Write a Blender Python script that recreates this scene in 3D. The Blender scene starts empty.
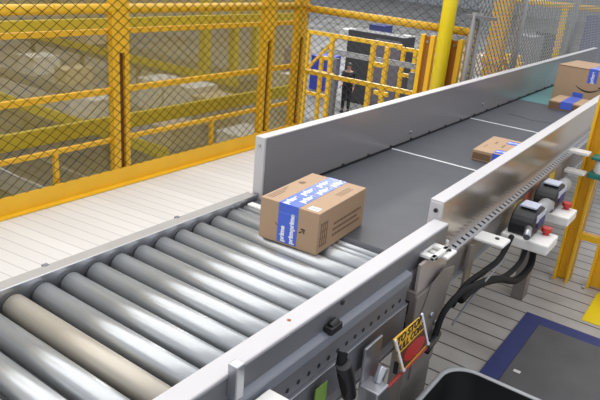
import bpy, math, random
from mathutils import Vector, Matrix
from math import sin, cos, radians as R, pi
random.seed(7)
S = bpy.context.scene
col = S.collection

# ---------------------------------------------------------------- camera
YAW, PITCH, ROLL, FPX = R(-34.0886518), R(21.07975925), R(5.1687932), 629.17
CAM = Vector((0, 0, 1.4))
_f = Vector((sin(YAW)*cos(PITCH), cos(YAW)*cos(PITCH), -sin(PITCH)))
_r = Vector((cos(YAW), -sin(YAW), 0)); _u = _r.cross(_f)
_r2 = cos(ROLL)*_r + sin(ROLL)*_u; _u2 = -sin(ROLL)*_r + cos(ROLL)*_u
cd = bpy.data.cameras.new('camera'); cam = bpy.data.objects.new('camera', cd); col.objects.link(cam)
M = Matrix((( _r2.x, _u2.x, -_f.x), (_r2.y, _u2.y, -_f.y), (_r2.z, _u2.z, -_f.z))).to_4x4()
M.translation = CAM
cam.matrix_world = M
cd.sensor_width = 36; cd.lens = FPX/600*36; cd.clip_start = 0.02; cd.clip_end = 400
S.camera = cam

# ---------------------------------------------------------------- world, lamps, exposure
S.view_settings.view_transform = 'Standard'; S.view_settings.look = 'None'
S.view_settings.gamma = 1; S.view_settings.use_curve_mapping = False
S.view_settings.exposure = 0.12
w = bpy.data.worlds.new('world'); S.world = w; w.use_nodes = True
w.node_tree.nodes['Background'].inputs[0].default_value = (.90, .93, 1.0, 1)
w.node_tree.nodes['Background'].inputs[1].default_value = 0.86

def lamp(name, loc, sx, sy, power, colr=(1, .965, .92)):
    l = bpy.data.lights.new(name, 'AREA'); l.shape = 'RECTANGLE'; l.size = sx; l.size_y = sy
    l.energy = power; l.color = colr
    o = bpy.data.objects.new(name, l); o.location = loc; col.objects.link(o)
    return o
# rows of long ceiling fixtures crossing over the deck, then high-bay lamps over the lower hall
for k in range(10): lamp('ceiling_lamp', (-7.0, -2.5+1.05*k, 5.4), 13.6, .80, 74)
lamp('ceiling_lamp', (2.4, 3.6, 5.4), 3.0, .28, 25)
for x, y in ((-11, 20), (-14, 28), (-20, 40), (-30, 48), (-8, 40)):
    lamp('high_bay_lamp', (x, y, 6.5), 3, 3, 1000)

# ---------------------------------------------------------------- pixel rays -> points
def ray(px, py):
    return _r2*((px-300)/FPX) - _u2*((py-200)/FPX) + _f
def at_x(px, py, X): d = ray(px, py); return CAM + d*(X/d.x)
def at_y(px, py, Y): d = ray(px, py); return CAM + d*(Y/d.y)
def at_z(px, py, Z): d = ray(px, py); return CAM + d*((Z-1.4)/d.z)

# ---------------------------------------------------------------- materials
def mat(name, c, rough=.5, metal=0.0, noise=0.0, nscale=8.0, bump=0.0, spec=.5, stretch=None, coat=0):
    m = bpy.data.materials.new(name); m.use_nodes = True
    nt = m.node_tree; b = nt.nodes['Principled BSDF']
    b.inputs['Roughness'].default_value = rough; b.inputs['Metallic'].default_value = metal
    b.inputs['Specular IOR Level'].default_value = spec
    if coat: b.inputs['Coat Weight'].default_value = coat; b.inputs['Coat Roughness'].default_value = .15
    tc = nt.nodes.new('ShaderNodeTexCoord'); nz = nt.nodes.new('ShaderNodeTexNoise')
    nz.inputs['Scale'].default_value = nscale; nz.inputs['Detail'].default_value = 5
    if stretch:
        mp = nt.nodes.new('ShaderNodeMapping'); mp.inputs['Scale'].default_value = stretch
        nt.links.new(tc.outputs['Object'], mp.inputs[0]); nt.links.new(mp.outputs[0], nz.inputs['Vector'])
    else: nt.links.new(tc.outputs['Object'], nz.inputs['Vector'])
    mx = nt.nodes.new('ShaderNodeMix'); mx.data_type = 'RGBA'
    k = 1-noise
    mx.inputs[6].default_value = (c[0]*k, c[1]*k, c[2]*k, 1)
    k = 1+noise
    mx.inputs[7].default_value = (min(1, c[0]*k), min(1, c[1]*k), min(1, c[2]*k), 1)
    nt.links.new(nz.outputs['Fac'], mx.inputs[0]); nt.links.new(mx.outputs[2], b.inputs['Base Color'])
    if bump:
        bp = nt.nodes.new('ShaderNodeBump'); bp.inputs['Strength'].default_value = bump; bp.inputs['Distance'].default_value = .003
        nt.links.new(nz.outputs['Fac'], bp.inputs['Height']); nt.links.new(bp.outputs[0], b.inputs['Normal'])
    return m

YEL = mat('yellow_paint', (.84, .49, .016), .42, noise=.12, nscale=5)
ORG = mat('orange_yellow_paint', (.82, .46, .016), .45, noise=.12, nscale=5)
LEM = mat('lemon_yellow_paint', (.56, .43, .03), .5, noise=.15, nscale=5)
BOL = mat('bright_yellow_paint', (.86, .66, .01), .4, noise=.06, nscale=6)
WIRE = mat('black_wire', (.016, .014, .008), .7, spec=.2)
FWIRE = mat('olive_yellow_wire', (.42, .32, .035), .6)
GWIRE = mat('galvanised_wire', (.26, .265, .26), .55, .3)
BWIRE = mat('dark_grey_wire', (.05, .05, .055), .6)
ROLL = mat('galvanised_roller', (.44, .46, .47), .29, .64, noise=.16, nscale=3, stretch=(.6, 40, 40))
ROLLW = mat('matte_zinc_roller', (.44, .405, .34), .42, .5, noise=.10, nscale=3, stretch=(1, 20, 20))
GALV = mat('galvanised_rail', (.33, .315, .295), .5, .35, noise=.14, nscale=14)
STEEL = mat('steel_sheet', (.46, .47, .50), .32, .85, noise=.08, nscale=4)
BRUSH = mat('brushed_guard', (.40, .39, .40), .25, .55, noise=.05, nscale=3, stretch=(1, .3, 6))
WHITEP = mat('pale_grey_paint', (.56, .545, .555), .5, noise=.05, nscale=8)
GREYP = mat('shaded_grey_paint', (.17, .17, .185), .45, .3, noise=.14, nscale=12)  # darkened so faces turned from the lamps carry their shade in colour
TAUPE = mat('taupe_frame_paint', (.22, .20, .185), .45, .3, noise=.16, nscale=12)
BELT = mat('rubber_belt', (.075, .080, .095), .5, noise=.22, nscale=9, bump=.05)
BELTD = mat('belt_streak', (.030, .031, .036), .45)
TEAL = mat('teal_belt', (.10, .27, .27), .4, noise=.15, nscale=6)
LACE = mat('white_lacing', (.82, .84, .86), .4)
CARD = mat('cardboard', (.46, .31, .195), .75, noise=.07, nscale=14, bump=.03)
CARDD = mat('cardboard_edge_shade', (.20, .115, .06), .8)
TAPE = mat('blue_tape', (.075, .15, .68), .3, noise=.10, nscale=20)
WHT = mat('white_print', (.86, .88, .92), .4)
PRINT = mat('dark_print', (.21, .135, .085), .7)
SMILE = mat('black_print', (.025, .02, .018), .6)
BLACK = mat('black_plastic', (.012, .012, .014), .4, noise=.1)
RUB = mat('black_rubber', (.010, .010, .011), .7, spec=.2)
PLA = mat('white_plastic', (.80, .79, .76), .4, noise=.03)
RED = mat('red_plastic', (.50, .03, .025), .4, noise=.1)
ROPE = mat('red_rope', (.36, .035, .03), .6)
SIGN = mat('sign_yellow', (.80, .46, .02), .45)
NAVY = mat('navy_rubber', (.028, .042, .17), .6, noise=.2, nscale=20)
MATG = mat('worn_mat', (.105, .105, .108), .8, noise=.30, nscale=7, bump=.2)
TEALP = mat('teal_plastic', (.02, .19, .16), .4)
DARK = mat('dark_machine', (.035, .037, .042), .55, noise=.2)
PURP = mat('grey_panel', (.14, .13, .16), .5, noise=.1)
BLUEP = mat('blue_plastic', (.03, .05, .42), .45)
BIN = mat('grey_bin', (.10, .10, .105), .45)
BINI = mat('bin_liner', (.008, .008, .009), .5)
TOTE = mat('white_tote', (.62, .62, .60), .5)
PALE = mat('pale_carton', (.50, .42, .31), .7)
DGREY = mat('far_conveyor_grey', (.17, .175, .18), .5, noise=.2)
LGREY = mat('far_steel', (.36, .37, .38), .5, .2, noise=.15)
SKIN = mat('skin', (.45, .26, .18), .6)
CLOTH = mat('black_cloth', (.012, .012, .015), .85, noise=.2)
HAIR = mat('dark_hair', (.02, .014, .01), .6)
STRG = mat('sticker_yellow', (.62, .42, .03), .5); STRR = mat('sticker_red', (.55, .10, .05), .5)
STRN = mat('sticker_green', (.16, .28, .05), .6)
DHOLE = mat('dark_hole', (.008, .008, .009), .7)

def node_mat(name): 
    m = bpy.data.materials.new(name); m.use_nodes = True
    return m, m.node_tree, m.node_tree.nodes['Principled BSDF']
def math_n(nt, op, a, b=None):
    n = nt.nodes.new('ShaderNodeMath'); n.operation = op
    for i, v in enumerate((a, b)):
        if v is None: continue
        if isinstance(v, (int, float)): n.inputs[i].default_value = v
        else: nt.links.new(v, n.inputs[i])
    return n.outputs[0]
def deck_material():
    m, nt, b = node_mat('deck_boards')
    tc = nt.nodes.new('ShaderNodeTexCoord'); sp = nt.nodes.new('ShaderNodeSeparateXYZ')
    nt.links.new(tc.outputs['Object'], sp.inputs[0]); X, Y = sp.outputs[0], sp.outputs[1]
    left = math_n(nt, 'LESS_THAN', X, -1.2)
    sk = math_n(nt, 'MULTIPLY', math_n(nt, 'MULTIPLY', X, .122), left)   # boards left of the conveyor are laid at a slight angle
    v = math_n(nt, 'DIVIDE', math_n(nt, 'SUBTRACT', Y, sk), math_n(nt, 'SUBTRACT', .098, math_n(nt, 'MULTIPLY', left, .0225)))
    fr = math_n(nt, 'FRACT', v)
    d = math_n(nt, 'ABSOLUTE', math_n(nt, 'SUBTRACT', fr, .5))
    line = math_n(nt, 'GREATER_THAN', d, math_n(nt, 'ADD', math_n(nt, 'MULTIPLY', left, .018), .455))
    wn = nt.nodes.new('ShaderNodeTexWhiteNoise'); wn.noise_dimensions = '1D'
    nt.links.new(math_n(nt, 'FLOOR', v), wn.inputs['W'])
    nz = nt.nodes.new('ShaderNodeTexNoise'); nz.inputs['Scale'].default_value = 3.2; nz.inputs['Detail'].default_value = 6
    nt.links.new(tc.outputs['Object'], nz.inputs['Vector'])
    def mix(f, a, c):
        n = nt.nodes.new('ShaderNodeMix'); n.data_type = 'RGBA'
        nt.links.new(f, n.inputs[0])
        for i, q in ((6, a), (7, c)):
            if isinstance(q, tuple): n.inputs[i].default_value = q
            else: nt.links.new(q, n.inputs[i])
        return n.outputs[2]
    clean = mix(wn.outputs[0], (.70, .685, .66, 1), (.77, .755, .73, 1))
    worn_shaded = mix(nz.outputs['Fac'], (.16, .145, .125, 1), (.72, .71, .69, 1))  # scuffed boards; brown shade and lit blotches are mixed into the colour
    base = mix(left, worn_shaded, clean)
    seam = mix(left, (.07, .065, .06, 1), (.45, .42, .42, 1))
    nt.links.new(mix(line, base, seam), b.inputs['Base Color'])
    b.inputs['Roughness'].default_value = .45
    return m
def hall_material():
    m, nt, b = node_mat('hall_concrete')
    tc = nt.nodes.new('ShaderNodeTexCoord'); nz = nt.nodes.new('ShaderNodeTexNoise')
    nz.inputs['Scale'].default_value = .6; nz.inputs['Detail'].default_value = 7
    nt.links.new(tc.outputs['Object'], nz.inputs['Vector'])
    cr = nt.nodes.new('ShaderNodeValToRGB'); cr.color_ramp.elements[0].color = (.06, .06, .052, 1); cr.color_ramp.elements[1].color = (.24, .24, .23, 1)
    cr.color_ramp.elements[0].position = .3; cr.color_ramp.elements[1].position = .7
    nt.links.new(nz.outputs['Fac'], cr.inputs[0]); nt.links.new(cr.outputs[0], b.inputs['Base Color'])
    b.inputs['Roughness'].default_value = .5
    return m
def wall_material():
    m, nt, b = node_mat('ribbed_wall')
    tc = nt.nodes.new('ShaderNodeTexCoord'); wv = nt.nodes.new('ShaderNodeTexWave'); wv.inputs['Scale'].default_value = .7
    wv.bands_direction = 'X'
    mp = nt.nodes.new('ShaderNodeMapping'); mp.inputs['Rotation'].default_value = (0, 0, .6)
    nt.links.new(tc.outputs['Object'], mp.inputs[0]); nt.links.new(mp.outputs[0], wv.inputs['Vector'])
    cr = nt.nodes.new('ShaderNodeValToRGB'); cr.color_ramp.elements[0].color = (.30, .32, .34, 1); cr.color_ramp.elements[1].color = (.44, .46, .48, 1)
    nt.links.new(wv.outputs['Fac'], cr.inputs[0]); nt.links.new(cr.outputs[0], b.inputs['Base Color'])
    b.inputs['Roughness'].default_value = .6
    return m

# ---------------------------------------------------------------- mesh helpers
class MB:
    def __init__(s): s.v = []; s.f = []; s.sm = []
    def add(s, vs, fs, smooth=False):
        n = len(s.v); s.v += [tuple(v) for v in vs]
        s.f += [tuple(i+n for i in f) for f in fs]; s.sm += [smooth]*len(fs); return s
    def box(s, a, b):
        (x0, y0, z0), (x1, y1, z1) = [tuple(map(min, zip(a, b))), tuple(map(max, zip(a, b)))]
        return s.add([(x0,y0,z0),(x1,y0,z0),(x1,y1,z0),(x0,y1,z0),(x0,y0,z1),(x1,y0,z1),(x1,y1,z1),(x0,y1,z1)],
              [(0,3,2,1),(4,5,6,7),(0,1,5,4),(1,2,6,5),(2,3,7,6),(3,0,4,7)])
    def prism(s, prof, y0, y1, skew=0.0):
        """closed XZ outline (counter-clockwise seen from -Y) swept along Y"""
        n = len(prof)
        vs = [(x+skew*y0, y0, z) for x, z in prof] + [(x+skew*y1, y1, z) for x, z in prof]
        fs = [(i, (i+1) % n, n+(i+1) % n, n+i) for i in range(n)] + [tuple(range(n-1, -1, -1)), tuple(range(n, 2*n))]
        return s.add(vs, fs)
    def bar(s, p, q, wd, ht=None, up=(0, 0, 1)):
        p, q = Vector(p), Vector(q); ht = ht or wd
        d = (q-p).normalized(); u = Vector(up)
        if abs(d.dot(u)) > .98: u = Vector((0, 1, 0))
        a = d.cross(u).normalized()*wd/2; b = a.cross(d).normalized()*ht/2
        vs = [p-a-b, p+a-b, p+a+b, p-a+b, q-a-b, q+a-b, q+a+b, q-a+b]
        return s.add(vs, [(0,1,2,3),(7,6,5,4),(4,5,1,0),(5,6,2,1),(6,7,3,2),(7,4,0,3)])
    def cyl(s, p, q, r, n=20, r2=None):
        p, q = Vector(p), Vector(q); r2 = r if r2 is None else r2
        d = (q-p).normalized(); u = Vector((0, 0, 1)) if abs(d.z) < .9 else Vector((1, 0, 0))
        a = d.cross(u).normalized(); b = d.cross(a).normalized()
        vs = []
        for c, rr in ((p, r), (q, r2)):
            vs += [c + a*rr*cos(2*pi*i/n) + b*rr*sin(2*pi*i/n) for i in range(n)]
        s.add(vs, [(i, (i+1) % n, n+(i+1) % n, n+i) for i in range(n)], True)
        m = len(s.v)-2*n
        s.f += [tuple(m+i for i in range(n-1, -1, -1)), tuple(m+n+i for i in range(n))]; s.sm += [False, False]
        return s
    def tube(s, pts, r, n=10):
        pts = [Vector(p) for p in pts]
        # smooth path (Catmull-Rom)
        if len(pts) > 2:
            out = []
            for i in range(len(pts)-1):
                p0 = pts[max(0, i-1)]; p1 = pts[i]; p2 = pts[i+1]; p3 = pts[min(len(pts)-1, i+2)]
                for k in range(6):
                    t = k/6
                    out.append(.5*((2*p1)+(p2-p0)*t+(2*p0-5*p1+4*p2-p3)*t*t+(-p0+3*p1-3*p2+p3)*t**3))
            pts = out+[pts[-1]]
        m = len(s.v); a = None
        for i, p in enumerate(pts):
            d = (pts[min(i+1, len(pts)-1)]-pts[max(i-1, 0)]).normalized()
            if a is None:
                u = Vector((0, 0, 1)) if abs(d.z) < .9 else Vector((1, 0, 0)); a = d.cross(u)
            a = (a-d*a.dot(d)).normalized(); b = d.cross(a)
            s.v += [tuple(p+a*r*cos(2*pi*k/n)+b*r*sin(2*pi*k/n)) for k in range(n)]
        L = len(pts)
        for i in range(L-1):
            for k in range(n):
                s.f.append((m+i*n+k, m+i*n+(k+1) % n, m+(i+1)*n+(k+1) % n, m+(i+1)*n+k)); s.sm.append(True)
        s.f += [tuple(m+k for k in range(n-1, -1, -1)), tuple(m+(L-1)*n+k for k in range(n))]; s.sm += [False, False]
        return s
    def quad(s, a, b, c, d): return s.add([a, b, c, d], [(0, 1, 2, 3)])
    def build(s, name, m, parent=None, bevel=0.0, origin=None):
        me = bpy.data.meshes.new(name)
        base = parent.matrix_world.translation.copy() if parent and parent.get('_w') is None else Vector((0, 0, 0))
        me.from_pydata(s.v, [], s.f); me.materials.append(m)
        me.polygons.foreach_set('use_smooth', s.sm)
        me.update()
        o = bpy.data.objects.new(name, me); col.objects.link(o)
        if parent: o.parent = parent; 
        if bevel:
            bv = o.modifiers.new('bevel', 'BEVEL'); bv.width = bevel; bv.segments = 2; bv.limit_method = 'ANGLE'
        return o

def tag(o, label, cat, group=None, kind=None):
    o['label'] = label
    if cat: o['category'] = cat
    if group: o['group'] = group
    if kind: o['kind'] = kind
    return o
def thing(name, label, cat, loc=(0, 0, 0), rz=0, group=None):
    o = bpy.data.objects.new(name, None); o.empty_display_size = .1; col.objects.link(o)
    o.location = loc; o.rotation_euler = (0, 0, rz)
    return tag(o, label, cat, group)
def shift(b, loc):
    """world-space mesh builder -> local coordinates of a thing standing at loc"""
    l = Vector(loc); b.v = [tuple(Vector(v)-l) for v in b.v]; return b
class Thing:
    """an Empty at the thing's base with parts given in world coordinates"""
    def __init__(s, name, label, cat, loc, group=None):
        s.loc = Vector(loc); s.o = thing(name, label, cat, loc, 0, group)
    def part(s, name, b, m, bevel=0.0, parent=None):
        return shift(b, s.loc).build(name, m, parent or s.o, bevel)
def structure(name, b, m, label=None, cat=None):
    o = b.build(name, m); o['kind'] = 'structure'
    if label: o['label'] = label; o['category'] = cat
    return o
def lattice(b, P, u, v, W, H, cw, ch, r):
    """diamond wire mesh on the rectangle P + u*[0,W] + v*[0,H]"""
    P, u, v = Vector(P), Vector(u), Vector(v); k = ch/cw
    n = u.cross(v).normalized()
    def put(x0, y0, x1, y1, off):
        b.bar(P+u*x0+v*y0+n*off, P+u*x1+v*y1+n*off, r, r, up=n)
    i = -int(H/ch)-1
    while i*cw < W:
        x0 = i*cw; a = max(0, -x0); e = min(W-x0, H/k)
        if e > a: put(x0+a, a*k, x0+e, e*k, r*.5)
        i += 1
    i = 0
    while i*cw < W+H/k:
        x0 = i*cw; a = max(0, x0-W); e = min(x0, H/k)
        if e > a: put(x0-a, a*k, x0-e, e*k, -r*.5)
        i += 1
    return b
def text_mesh(name, s, size, m, parent, mw, bold=0.0, extrude=.0004):
    c = bpy.data.curves.new(name, 'FONT'); c.body = s; c.size = size; c.extrude = extrude; c.offset = bold
    c.align_x = 'CENTER'; c.align_y = 'CENTER'
    t = bpy.data.objects.new(name+'_tmp', c); col.objects.link(t)
    bpy.context.view_layer.update()
    me = bpy.data.meshes.new_from_object(t.evaluated_get(bpy.context.evaluated_depsgraph_get()))
    bpy.data.objects.remove(t)
    me.materials.clear(); me.materials.append(m)
    o = bpy.data.objects.new(name, me); col.objects.link(o); o.parent = parent; o.matrix_local = mw
    return o
def frame_m(o, x, y):
    x, y = Vector(x).normalized(), Vector(y).normalized(); z = x.cross(y)
    m = Matrix(((x.x, y.x, z.x), (x.y, y.y, z.y), (x.z, y.z, z.z))).to_4x4(); m.translation = Vector(o); return m

# ================================================================ SETTING
DECK = deck_material(); HALL = hall_material(); WALL = wall_material()
LOW = -3.8
b = MB().box((-3.02, -2.5, -.12), (4.5, 4.3, 0)).box((-1.48, 4.3, -.12), (4.5, 10.5, 0))
structure('floor', b, DECK, 'white board deck on both sides of the conveyor', 'floor')
structure('floor_hall', MB().box((-75, -10, LOW-.2), (45, 130, LOW)), HALL, 'grey concrete floor of the hall below the deck', 'floor')
structure('wall_back', MB().box((-75, 95, LOW), (45, 95.4, 12)), WALL, 'grey ribbed wall at the far end of the hall', 'wall')
structure('wall_left', MB().box((-75.4, -10, LOW), (-75, 95, 12)), WALL, 'grey ribbed wall along the left of the hall', 'wall')
structure('trim_1', MB().box((-.308, 2.77, 0), (.55, 3.10, .004)), BOL, 'yellow floor marking on the deck boards beside the navy mat', 'floor marking')

# ================================================================ ROLLER CONVEYOR
rc = Thing('roller_conveyor', 'steel roller conveyor in the foreground with bare grey rollers', 'conveyor', (-.92, .7, 0))
PITCH_R = .0778
for k in range(-9, 11):
    y = .697+k*PITCH_R
    bb = MB().cyl((-1.262, y, .57), (-.592, y, .57), .0305, 28)
    bb.cyl((-1.268, y, .57), (-.586, y, .57), .024, 16)
    rr = rc.part('roller', bb, ROLLW if k == 0 else ROLL)
    rc.part('roller_shaft', MB().cyl((-1.274, y, .57), (-.580, y, .57), .007, 8), BLACK, parent=rr)
for i, y in enumerate((1.505, 1.537)):
    rc.part('transfer_roller', MB().cyl((-1.262, y, .586), (-.592, y, .586), .0125, 16), ROLL)
# left rail: top flange, inner web
rc.part('left_rail', MB().prism([(-1.318, .50), (-1.274, .50), (-1.274, .6136), (-1.318, .6136)], -.25, 1.615), GALV, .0015)
rc.part('rail_lip', MB().prism([(-1.2765, .500), (-1.2715, .500), (-1.2715, .6165), (-1.2765, .6165)], -.25, 1.615), STEEL, .001)
for q in (( 45.5, 264.7), (177.5, 217)):
    p = at_x(q[0], q[1], -1.318); rc.part('rail_clip', MB().box((-1.326, p.y-.008, .590), (-1.312, p.y+.008, .6155)), GREYP, .002)
# near side guide (tall box section) and its frame
rc.part('side_guide', MB().prism([(-.580, .61), (-.537, .61), (-.537, .776), (-.580, .776)], -.25, 1.505), WHITEP, .003)
rc.part('guide_side_shade', MB().prism([(-.5375, .712), (-.5345, .712), (-.5345, .772), (-.5375, .772)], -.25, 1.500), PURP and GREYP, .0005)  # dark sheet painting the shade on the pale guide's outer side
rc.part('cable_tray', MB().prism([(-.5370, .700), (-.518, .700), (-.518, .7225), (-.521, .7225), (-.5370, .7275)], -.25, 1.27), mat('blue_grey_tray', (.22, .235, .27), .5, .3), .0008)
rc.part('hole_strip', MB().prism([(-.540, .640), (-.526, .640), (-.526, .700), (-.540, .700)], -.25, 1.272), GREYP)
hb = MB(); y = -.10
while y < 1.26:
    hb.cyl((-.5265, y, .658), (-.5252, y, .658), .0055, 6); y += .0343
rc.part('mounting_holes', hb, DHOLE)
rc.part('side_frame', MB().prism([(-.54, .562), (-.519, .562), (-.519, .636), (-.526, .640), (-.54, .640)], -.25, 1.272), GREYP, .0015)
rc.part('frame_edge', MB().prism([(-.526, .6365), (-.5175, .6365), (-.5175, .6405), (-.526, .6405)], -.25, 1.272), STEEL, .001)
rc.part('pan', MB().box((-1.28, -.25, .49), (-.54, 1.49, .50)), GREYP)
for x0, x1, y0, y1 in ((-1.318, -1.262, .10, .18), (-.60, -.545, .10, .18), (-1.318, -1.262, 1.30, 1.40)):
    rc.part('leg', MB().box((x0, y0, 0), (x1, y1, .50)), GREYP, .002)
# near leg beside the joint: slotted face and gusset
lg = rc.part('leg', MB().box((-.545, 1.285, 0), (-.507, 1.297, .665)).box((-.512, 1.285, 0), (-.502, 1.455, .655)), TAUPE, .002)
lg['label'] = 'taupe steel leg with slotted front face'
def yz_plate(x0, x1, P):
    n = len(P)
    return MB().add([(x0, y, z) for y, z in P]+[(x1, y, z) for y, z in P], [tuple(range(n-1, -1, -1)), tuple(range(n, 2*n))]+[(i, (i+1) % n, n+(i+1) % n, n+i) for i in range(n)])
rc.part('gusset_plate', yz_plate(-.5015, -.497, [(1.315, .40), (1.45, .40), (1.475, .60), (1.50, .665), (1.42, .685), (1.36, .665), (1.325, .60)]), TAUPE, .001)
rc.part('top_plate', yz_plate(-.520, -.512, [(1.30, .60), (1.47, .60), (1.47, .735), (1.30, .735)]), mat('pinkish_plate', (.42, .37, .35), .4, .3), .001)
for z in (.62, .56, .50, .44): rc.part('slot', MB().box((-.533, 1.2835, z-.018), (-.521, 1.2865, z+.018)), DHOLE)
for (yy, zz) in ((1.38, .57), (1.42, .53), (1.385, .48)):
    rc.part('bolt', MB().cyl((-.498, yy, zz), (-.490, yy, zz), .008, 6), STEEL)
bk = rc.part('sensor_bracket', MB().box((-.550, 1.335, .738), (-.530, 1.425, .747)).box((-.535, 1.335, .738), (-.495, 1.357, .747)).box((-.535, 1.403, .738), (-.495, 1.425, .747)).box((-.508, 1.335, .738), (-.495, 1.425, .747)), PLA, .002)
bk['label'] = 'white slotted bracket plate'
rc.part('sensor_bracket', MB().box((-.550, 1.385, .7275), (-.480, 1.445, .7365)), PLA, .003)
rc.part('bolt', MB().cyl((-.496, 1.428, .736), (-.496, 1.428, .740), .006, 8), BLACK)
# black cable clamp on the tray, bolt hole and worn sticker
p = at_x(332, 333, -.525)
rc.part('cable_clamp', MB().box((-.536, p.y-.020, .722), (-.514, p.y+.020, .738)).cyl((-.524, p.y-.012, .736), (-.524, p.y+.012, .742), .008, 10), BLACK, .002)
p = at_x(342, 302, -.5345); rc.part('bolt', MB().cyl((-.536, p.y, p.z), (-.531, p.y, p.z), .0055, 8), BLACK)
p = at_z(289, 320, .7765); rc.part('rust_spot', MB().cyl((p.x, p.y, .775), (p.x, p.y, .7768), .004, 8), mat('rust', (.35, .11, .05), .8))
# white bracket at the near edge of frame
p = at_x(262, 392, -.505)
br = rc.part('bracket_plate', MB().box((-.512, p.y-.03, .705), (-.44, p.y+.03, .715)).cyl((-.44, p.y, .7045), (-.44, p.y, .7155), .03, 20), PLA, .002)
rc.part('bracket_arm', MB().box((-.535, p.y-.055, .735), (-.515, p.y-.035, .80)).box((-.535, p.y-.075, .70), (-.47, p.y-.055, .712)), STEEL, .002)
# dangling connector, tab plate, green label
c = MB().tube([at_x(343, 352, -.495), at_x(341, 366, -.49), at_x(344, 385, -.485), at_x(349, 402, -.485), at_x(352, 425, -.485)], .010)
rc.part('black_cable', c, RUB)
rc.part('connector', MB().tube([at_x(343, 364, -.485), at_x(347, 378, -.483), at_x(349, 395, -.483)], .016), BLACK)
p = at_x(366, 375, -.50); rc.part('tab_plate', MB().box((-.505, p.y-.02, .53), (-.498, p.y+.055, .635)), STEEL, .002)
p = at_x(321, 394, -.503); rc.part('green_label', MB().box((-.505, p.y-.02, p.z-.03), (-.5028, p.y+.02, p.z+.02)), STRN)
p = at_x(376, 392, -.47); rc.part('rope_switch', MB().box((-.50, p.y-.03, p.z-.05), (-.45, p.y+.02, p.z+.02)).cyl((-.475, p.y+.01, p.z+.015), (-.475, p.y+.03, p.z+.05), .012, 10), STEEL, .004)

# ================================================================ BELT CONVEYOR
SK = -.020
def sx(x, y): return x + SK*(y-1.52)
Y0, Y1 = 1.552, 4.46
bc = Thing('belt_conveyor', 'wide belt conveyor with dark grey belt between tall grey side guards', 'conveyor', (-.95, 3.2, 0))
def prism_s(prof, y0, y1): return MB().prism([(x-SK*1.52, z) for x, z in prof], y0, y1, SK)
def belt_poly(y0, y1, z0, z1):
    a, c = sx(-.606, y0), sx(-.606, y1)
    return MB().add([(-1.262,y0,z0),(a,y0,z0),(c,y1,z0),(-1.262,y1,z0),(-1.262,y0,z1),(a,y0,z1),(c,y1,z1),(-1.262,y1,z1)],
              [(0,3,2,1),(4,5,6,7),(0,1,5,4),(1,2,6,5),(2,3,7,6),(3,0,4,7)])
bl = belt_poly(1.575, Y1, .590, .600).cyl((-1.262, 1.575, .575), (-.607, 1.575, .575), .025, 24)
bc.part('belt', bl, BELT)
bc.part('belt_bed', belt_poly(1.60, 6.9, .50, .588), GREYP)
bc.part('teal_belt', belt_poly(Y1+.01, 6.9, .588, .600), TEAL)['label'] = 'teal belt section at far end'
for q in ((396, 149, 475, 171.3), (471, 118.2, 535.5, 132.5)):
    y = (at_z(q[0], q[1], .6).y+at_z(q[2], q[3], .6).y)/2
    bc.part('belt_lacing', belt_poly(y-.006, y+.006, .600, .6015), LACE)
pts = [at_z(x, y_, .6004) for x, y_ in ((508, 113.5), (520, 116.5), (531, 120), (545, 122.5), (556, 124))]
sb = MB()
for p, q in zip(pts, pts[1:]): sb.bar(p, q, .012, .0012)
bc.part('belt_scuff', sb, BELTD)
# left guard
bc.part('side_guard', MB().prism([(-1.3016, .50), (-1.264, .50), (-1.264, .8176), (-1.3016, .8176)], 1.630, 6.75), BRUSH, .002)
bc.part('guard_cap', MB().prism([(-1.3025, .8165), (-1.2630, .8165), (-1.2630, .8205), (-1.3025, .8205)], 1.628, 6.75), WHITEP, .001)
ep = bc.part('end_plate', MB().box((-1.3022, 1.622, .50), (-1.262, 1.631, .8200)), WHITEP, .001)
bc.part('bolt', MB().cyl((-1.283, 1.624, .615), (-1.283, 1.617, .615), .007, 8), STEEL, parent=ep)
bc.part('bolt', MB().cyl((-1.283, 1.624, .79), (-1.283, 1.618, .79), .006, 8), STEEL, parent=ep)
bc.part('corner_plate', MB().box((-1.26, 1.545, .596), (-1.20, 1.572, .604)), PLA, .002)
bc.part('guard_gap', MB().box((-1.2635, 1.70, .600), (-1.2605, 6.7, .609)), DHOLE)
for i in range(22):
    y = 1.95+i*.21
    bc.part('bolt', MB().cyl((-1.2645, y, .612), (-1.2585, y, .612), .006, 8), BLACK)
for q in ((483, 107.5), (411, 136)):
    p = at_x(q[0], q[1]-1.5, -1.26); bc.part('guard_screw', MB().cyl((-1.265, p.y, p.z+.012), (-1.258, p.y, p.z+.012), .007, 8), STEEL)
# near guard
bc.part('side_guard', prism_s([(-.603, .59), (-.5715, .59), (-.5715, .8176), (-.603, .8176)], 1.530, 6.75), mat('reflection_tint_guard', (.50, .44, .37), .22, .85, noise=.06, nscale=3, stretch=(1, .3, 6)), .002)  # steel tinted warm; reflected yellow surroundings are put into its colour
bc.part('guard_cap', prism_s([(-.606, .8165), (-.567, .8165), (-.567, .8215), (-.606, .8215)], 1.524, 6.75), WHITEP, .001)
ep = bc.part('end_plate', MB().box((-.604, 1.520, .59), (-.568, 1.531, .8165)), WHITEP, .001)
bc.part('bolt', MB().cyl((-.584, 1.522, .795), (-.584, 1.514, .795), .006, 6), BLACK, parent=ep)
bc.part('slot_ledge', prism_s([(-.575, .640), (-.542, .640), (-.542, .6515), (-.546, .6548), (-.561, .6590), (-.575, .660)], 1.515, 6.7), STEEL, .0008)
sl = MB(); y = 1.56; idx = []; ring = []
while y < 6.2:
    for yy in (y, y+.013):
        x0, z0, x1, z1 = sx(-.5605, yy), .6597, sx(-.5465, yy), .6556
        sl.v += [(x0, yy, z0), (x1, yy, z1)]
    y += .0355
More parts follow.
